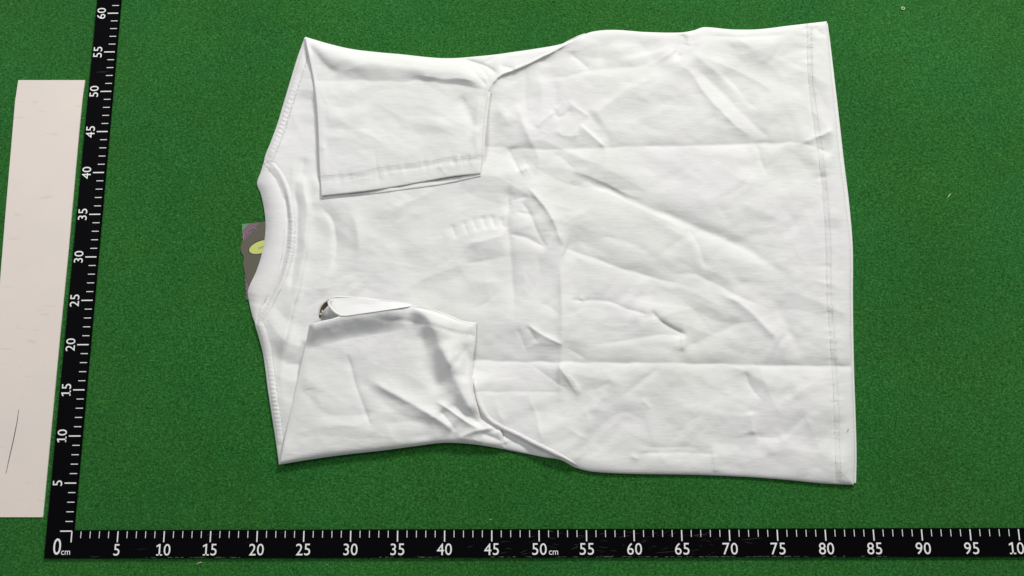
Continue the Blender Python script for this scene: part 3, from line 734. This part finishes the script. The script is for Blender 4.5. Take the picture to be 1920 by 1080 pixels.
# lower sleeve ------------------------------------------------------------
T2 = [(580, 609), (603, 602), (622, 598), (640, 592), (670, 587), (700, 583), (735, 577), (765, 572), (800, 577), (840, 590), (866, 601), (893, 606)]
L2 = [(580, 609), (574, 640), (565, 680), (556, 720), (545, 770), (534, 820), (524, 871)]
R2 = [(893, 606), (891, 640), (886, 678), (890, 725), (898, 760), (913, 785), (936, 801), (942, 815), (946, 842)]
B2 = [(524, 871), (570, 863), (640, 853), (720, 844), (780, 836), (830, 830), (870, 831), (905, 835), (946, 842)]
O2 = np.vstack([spline(T2, step=12), spline(R2, step=12)[1:], spline(B2, step=12)[::-1][1:], spline(L2, step=12)[::-1][1:]])
S2 = [
 ([(765, 573), (800, 590), (825, 640), (850, 700), (870, 740), (900, 790)], .55, 30, 12, (.1, .15), 9),
 ([(790, 610), (800, 650), (812, 700), (830, 740)], -.20, 22, 16, (.2, .2), 8),
 ([(822, 640), (835, 672), (850, 690)], .16, 14, 14, .3, 5),
 ([(870, 640), (876, 665), (872, 700), (868, 720)], -.12, 10, 8, .2, 1.5),
 ([(848, 688), (862, 668), (880, 650)], -.08, 9, 10, .3, 2),
 ([(645, 650), (655, 675), (668, 725), (680, 755), (692, 790), (697, 808)], -.12, 6, 10, (.2, .2), 1),
 ([(585, 635), (610, 650), (640, 652), (665, 690)], .08, 16, 14, .3, 3),
 ([(690, 712), (720, 728), (760, 750), (810, 780), (855, 812)], .26, 14, 8, (.2, .1), 2),
 ([(665, 700), (700, 735), (740, 770), (780, 790)], -.08, 12, 14, .3, 3),
 ([(815, 750), (840, 768), (866, 786), (895, 803), (910, 805)], .22, 9, 9, (.2, .05), 1),
 ([(822, 770), (840, 790), (858, 812)], -.15, 8, 9, (.2, .1), 1),
 ([(840, 756), (880, 780), (905, 800)], -.12, 7, 9, (.2, .1), 1.5),
 ([(850, 826), (880, 813), (905, 806), (932, 801)], .20, 8, 9, (.2, .05), 1),
 ([(900, 812), (925, 820), (945, 832)], -.14, 8, 8, (.1, .1), 1),
 ([(885, 822), (905, 833)], .08, 6, 6, .3, 1),
 ([(935, 802), (940, 815), (945, 835)], .14, 6, 10, (.05, .1), 1),
 ([(560, 720), (600, 728), (580, 735)], .05, 14, 10, .3, 2),
 ([(575, 800), (650, 800), (720, 815)], .05, 18, 14, .3, 3),
 ([(710, 800), (780, 790), (840, 820)], -.07, 12, 14, .3, 3),
 ([(745, 575), (750, 600), (775, 625)], .08, 18, 16, .3, 3),
]
CUFF2 = [(690, 592), (720, 597), (770, 602), (810, 611), (845, 622), (890, 629)]
S2.append((CUFF2, -.06, 5, 5, (.3, 0), 1))
def lip_h(x): return 1.4*sst((x-566)/24)*sst((800-x)/75)
def sl2_z(x, y):
    shp = np.shape(x); x = np.ravel(x).astype(float); y = np.ravel(y).astype(float)
    d, _, _ = sdist(x, y, O2); d = abs(d)
    z = .86+.25*(1-np.exp(-d/8))+crumple(x, y, 91, .8, .05)*sst(d/20)
    z0 = z.copy(); z = apply_creases(x, y, z, S2)
    dt, _, _ = sdist(x, y, spline(T2, step=12)); dt = abs(dt)
    z = z0+(z-z0)*np.maximum(sst(d/8)*.6+.4, np.exp(-dt/8.))
    dl, _, _ = sdist(x, y, spline(T2[:9], step=12)); dl = abs(dl)
    z = z+lip_h(x)*(1-sst(dl/44)*.55-.45*np.clip(dl/44, 0, 1))
    db, _, _ = sdist(x, y, spline(B2, step=12)); db = abs(db)
    z = z-.30*np.exp(-db/4.)+.12*np.exp(-((db-30)/18.)**2)
    dr, _, _ = sdist(x, y, spline(R2[2:], step=12)); dr = abs(dr)
    z = z-.40*np.exp(-dr/14.)
    z = z+pucker(x, y, CUFF2, .025, 9, 9, 8)
    z = smax(z, body_z(x, y, False)+.01+.08*sst(dr/16))
    return np.maximum(z, .22).reshape(shp)
px, py, u, v = coons(T2, B2, L2, R2, STEP)
sl2 = grid_obj('sleeve', px, py, sl2_z(px, py), COT, shirt, drop=.12)
sl2['label'] = 'rumpled lower sleeve with its cuff standing open'
# inner side of the opening: the far layer seen behind the lip
ti = [(617, 562), (626, 557), (660, 558), (700, 561), (740, 566), (770, 569)]
bi = [(638, 592), (652, 592), (672, 589), (700, 585), (740, 579), (772, 574)]
px3, py3, u, v = coons(ti, bi, [ti[0], (617, 571), (625, 583), bi[0]], [ti[-1], bi[-1]], 1.8)
zi = 1.15+.05*(1-v)*np.exp(-v*8)+lip_h(px3)*(.25+.62*v)+.03*vnoise(px3, py3, 30, 14, 12)
inner = grid_obj('cuff_lining', px3, py3, zi, COT, sl2, drop=.14)
# folded return at the left end of the cuff
pr = coons([(602, 590), (608, 581), (617, 571)], [(602, 603), (618, 600), (642, 592)], [(602, 590), (602, 603)], [(617, 571), (626, 583), (642, 592)], 1.6)
grid_obj('cuff_return', pr[0], pr[1], 2.15-1.0*pr[3], COT, sl2, drop=.4)
ribbon('cuff_edge', [(618, 560), (616, 567), (619, 575), (628, 585), (640, 591), (660, 588)], lambda x, y: 2.0+.15*np.clip((y-560)/30, 0, 1), COT2, sl2, width=4, height=.07, period=20, amp=.005)
ribbon('cuff_edge', [(618, 560), (630, 557), (660, 558), (700, 561), (740, 566), (775, 571)], lambda x, y: 1.20+.25*lip_h(x), COT2, sl2, width=3, height=.06, period=20, amp=.004)
stitches('cuff_stitching', CUFF2, sl2_z, THREAD_D, sl2, pitch=4.0, length=2.6, width=1.4, rows=(0,), lift=.03)
stitches('cuff_stitching', CUFF2, sl2_z, THREAD, sl2, pitch=4.0, length=3.4, width=1.4, rows=(-6,), lift=.03)
# small brown label folded inside the cuff
BRN = mat_new('brown_woven', (.085, .07, .04), .7)[0]; CRM = mat_new('cream_edge', (.62, .60, .50), .8)[0]
lab = coons([(597, 592), (600, 578), (607, 568), (617, 562)], [(600, 598), (606, 588), (611, 580), (617, 571)], [(597, 592), (600, 598)], [(617, 562), (617, 571)], 1.5)
care = grid_obj('fabric_label', lab[0], lab[1], 1.9+.15*lab[2]-.4*lab[3], BRN, sl2, drop=.3)
ribbon('label_edge', [(597, 593), (600, 578), (607, 568), (617, 561)], lambda x, y: 1.92+(x-597)*.007, CRM, care, width=2.6, height=.08, period=20, amp=.0)
ribbon('label_edge', [(600, 598), (606, 588), (612, 579), (618, 571)], lambda x, y: 1.52+(x-597)*.007, CRM, care, width=2.4, height=.10, period=20, amp=.0)
for (x, y) in ((604, 584), (601, 589)):
    prism('label_print', [(x-1.2, y-1.5), (x+1.4, y-3), (x+1.8, y-.5), (x-.6, y+2.2)], 1.86, 1.90, CRM, care)
# dark speck on the hem
sp = hair('thread_end', [(1591, 804), (1590, 806), (1589, 809)], .66, .05, HAIR)
tag(sp, 'tiny dark thread speck on the white hem near the lower right corner', 'thread')

# ------------------------------------------------------------------ swing tag under the collar
TAUPE = mat_new('taupe_card', (.115, .105, .078), .6)[0]; MAUVE = mat_new('mauve_print', (.19, .12, .155), .6)[0]
LIME = mat_new('lime_sticker', (.55, .60, .16), .5)[0]; DK = mat_new('dark_print', (.03, .028, .02), .6)[0]; PINK = mat_new('pale_pink_print', (.42, .30, .36), .6)[0]
MINT = mat_new('mint_print', (.10, .30, .12), .6)[0]
swing = thing('swing_tag', 'grey-brown card swing tag with a lime oval sticker poking out from under the collar', 'tag')
jag = []
for i in range(36):
    t = i/35; x = 453+(462-453)*t+(1.2 if i % 2 else -.8); y = 420+(562-420)*t; jag.append((x, y))
prism('backing_card', jag+[(500, 562), (520, 500), (520, 414)], .03, .07, MAUVE, swing)
prism('corner_print', [(454, 420.5), (467, 419), (461, 425), (456, 432), (454.4, 436)], .07, .074, MINT, swing)
fl = spline([(500, 414.5), (487, 418), (475, 432), (462, 446), (454, 455), (451, 464), (452, 472), (457, 481), (456, 495), (459, 510), (463, 525), (468, 536), (480, 540), (510, 520)], step=4)
prism('shaped_card', [tuple(p) for p in fl]+[(520, 480), (520, 414)], .085, .12, TAUPE, swing)
for pts in ([(463, 440), (465, 434), (472, 429), (479, 428), (481, 431)], [(457, 452), (456, 444), (459, 434)], [(471, 436), (468, 440), (466, 440)]):
    hair('curl_print', pts, .125 if pts[0][0] > 460 else .09, .035, PINK, swing)
def ell(cx_, cy_, a, b, ang, n=28):
    return [(cx_+a*math.cos(t)*math.cos(ang)-b*math.sin(t)*math.sin(ang), cy_+a*math.cos(t)*math.sin(ang)+b*math.sin(t)*math.cos(ang)) for t in np.linspace(0, 2*math.pi, n, endpoint=False)]
st_ = prism('oval_border', ell(490, 463, 25.5, 12.5, -.33), .12, .128, DK, swing)
st2 = prism('oval_sticker', ell(490, 463, 24, 11.2, -.33), .128, .134, LIME, swing)
# the few dark strokes of its print that show before it runs under the collar
for (a, b) in (((484, 468), (486, 463)), ((486, 463), (488, 466)), ((488, 467), (489.5, 462)), ((489.5, 462), (491, 464)), ((491, 466), (492.5, 461)), ((492.5, 461), (494.5, 465)), ((494.5, 465), (495.5, 460))):
    hair('sticker_print', [a, b], .14, .028, DK, swing)
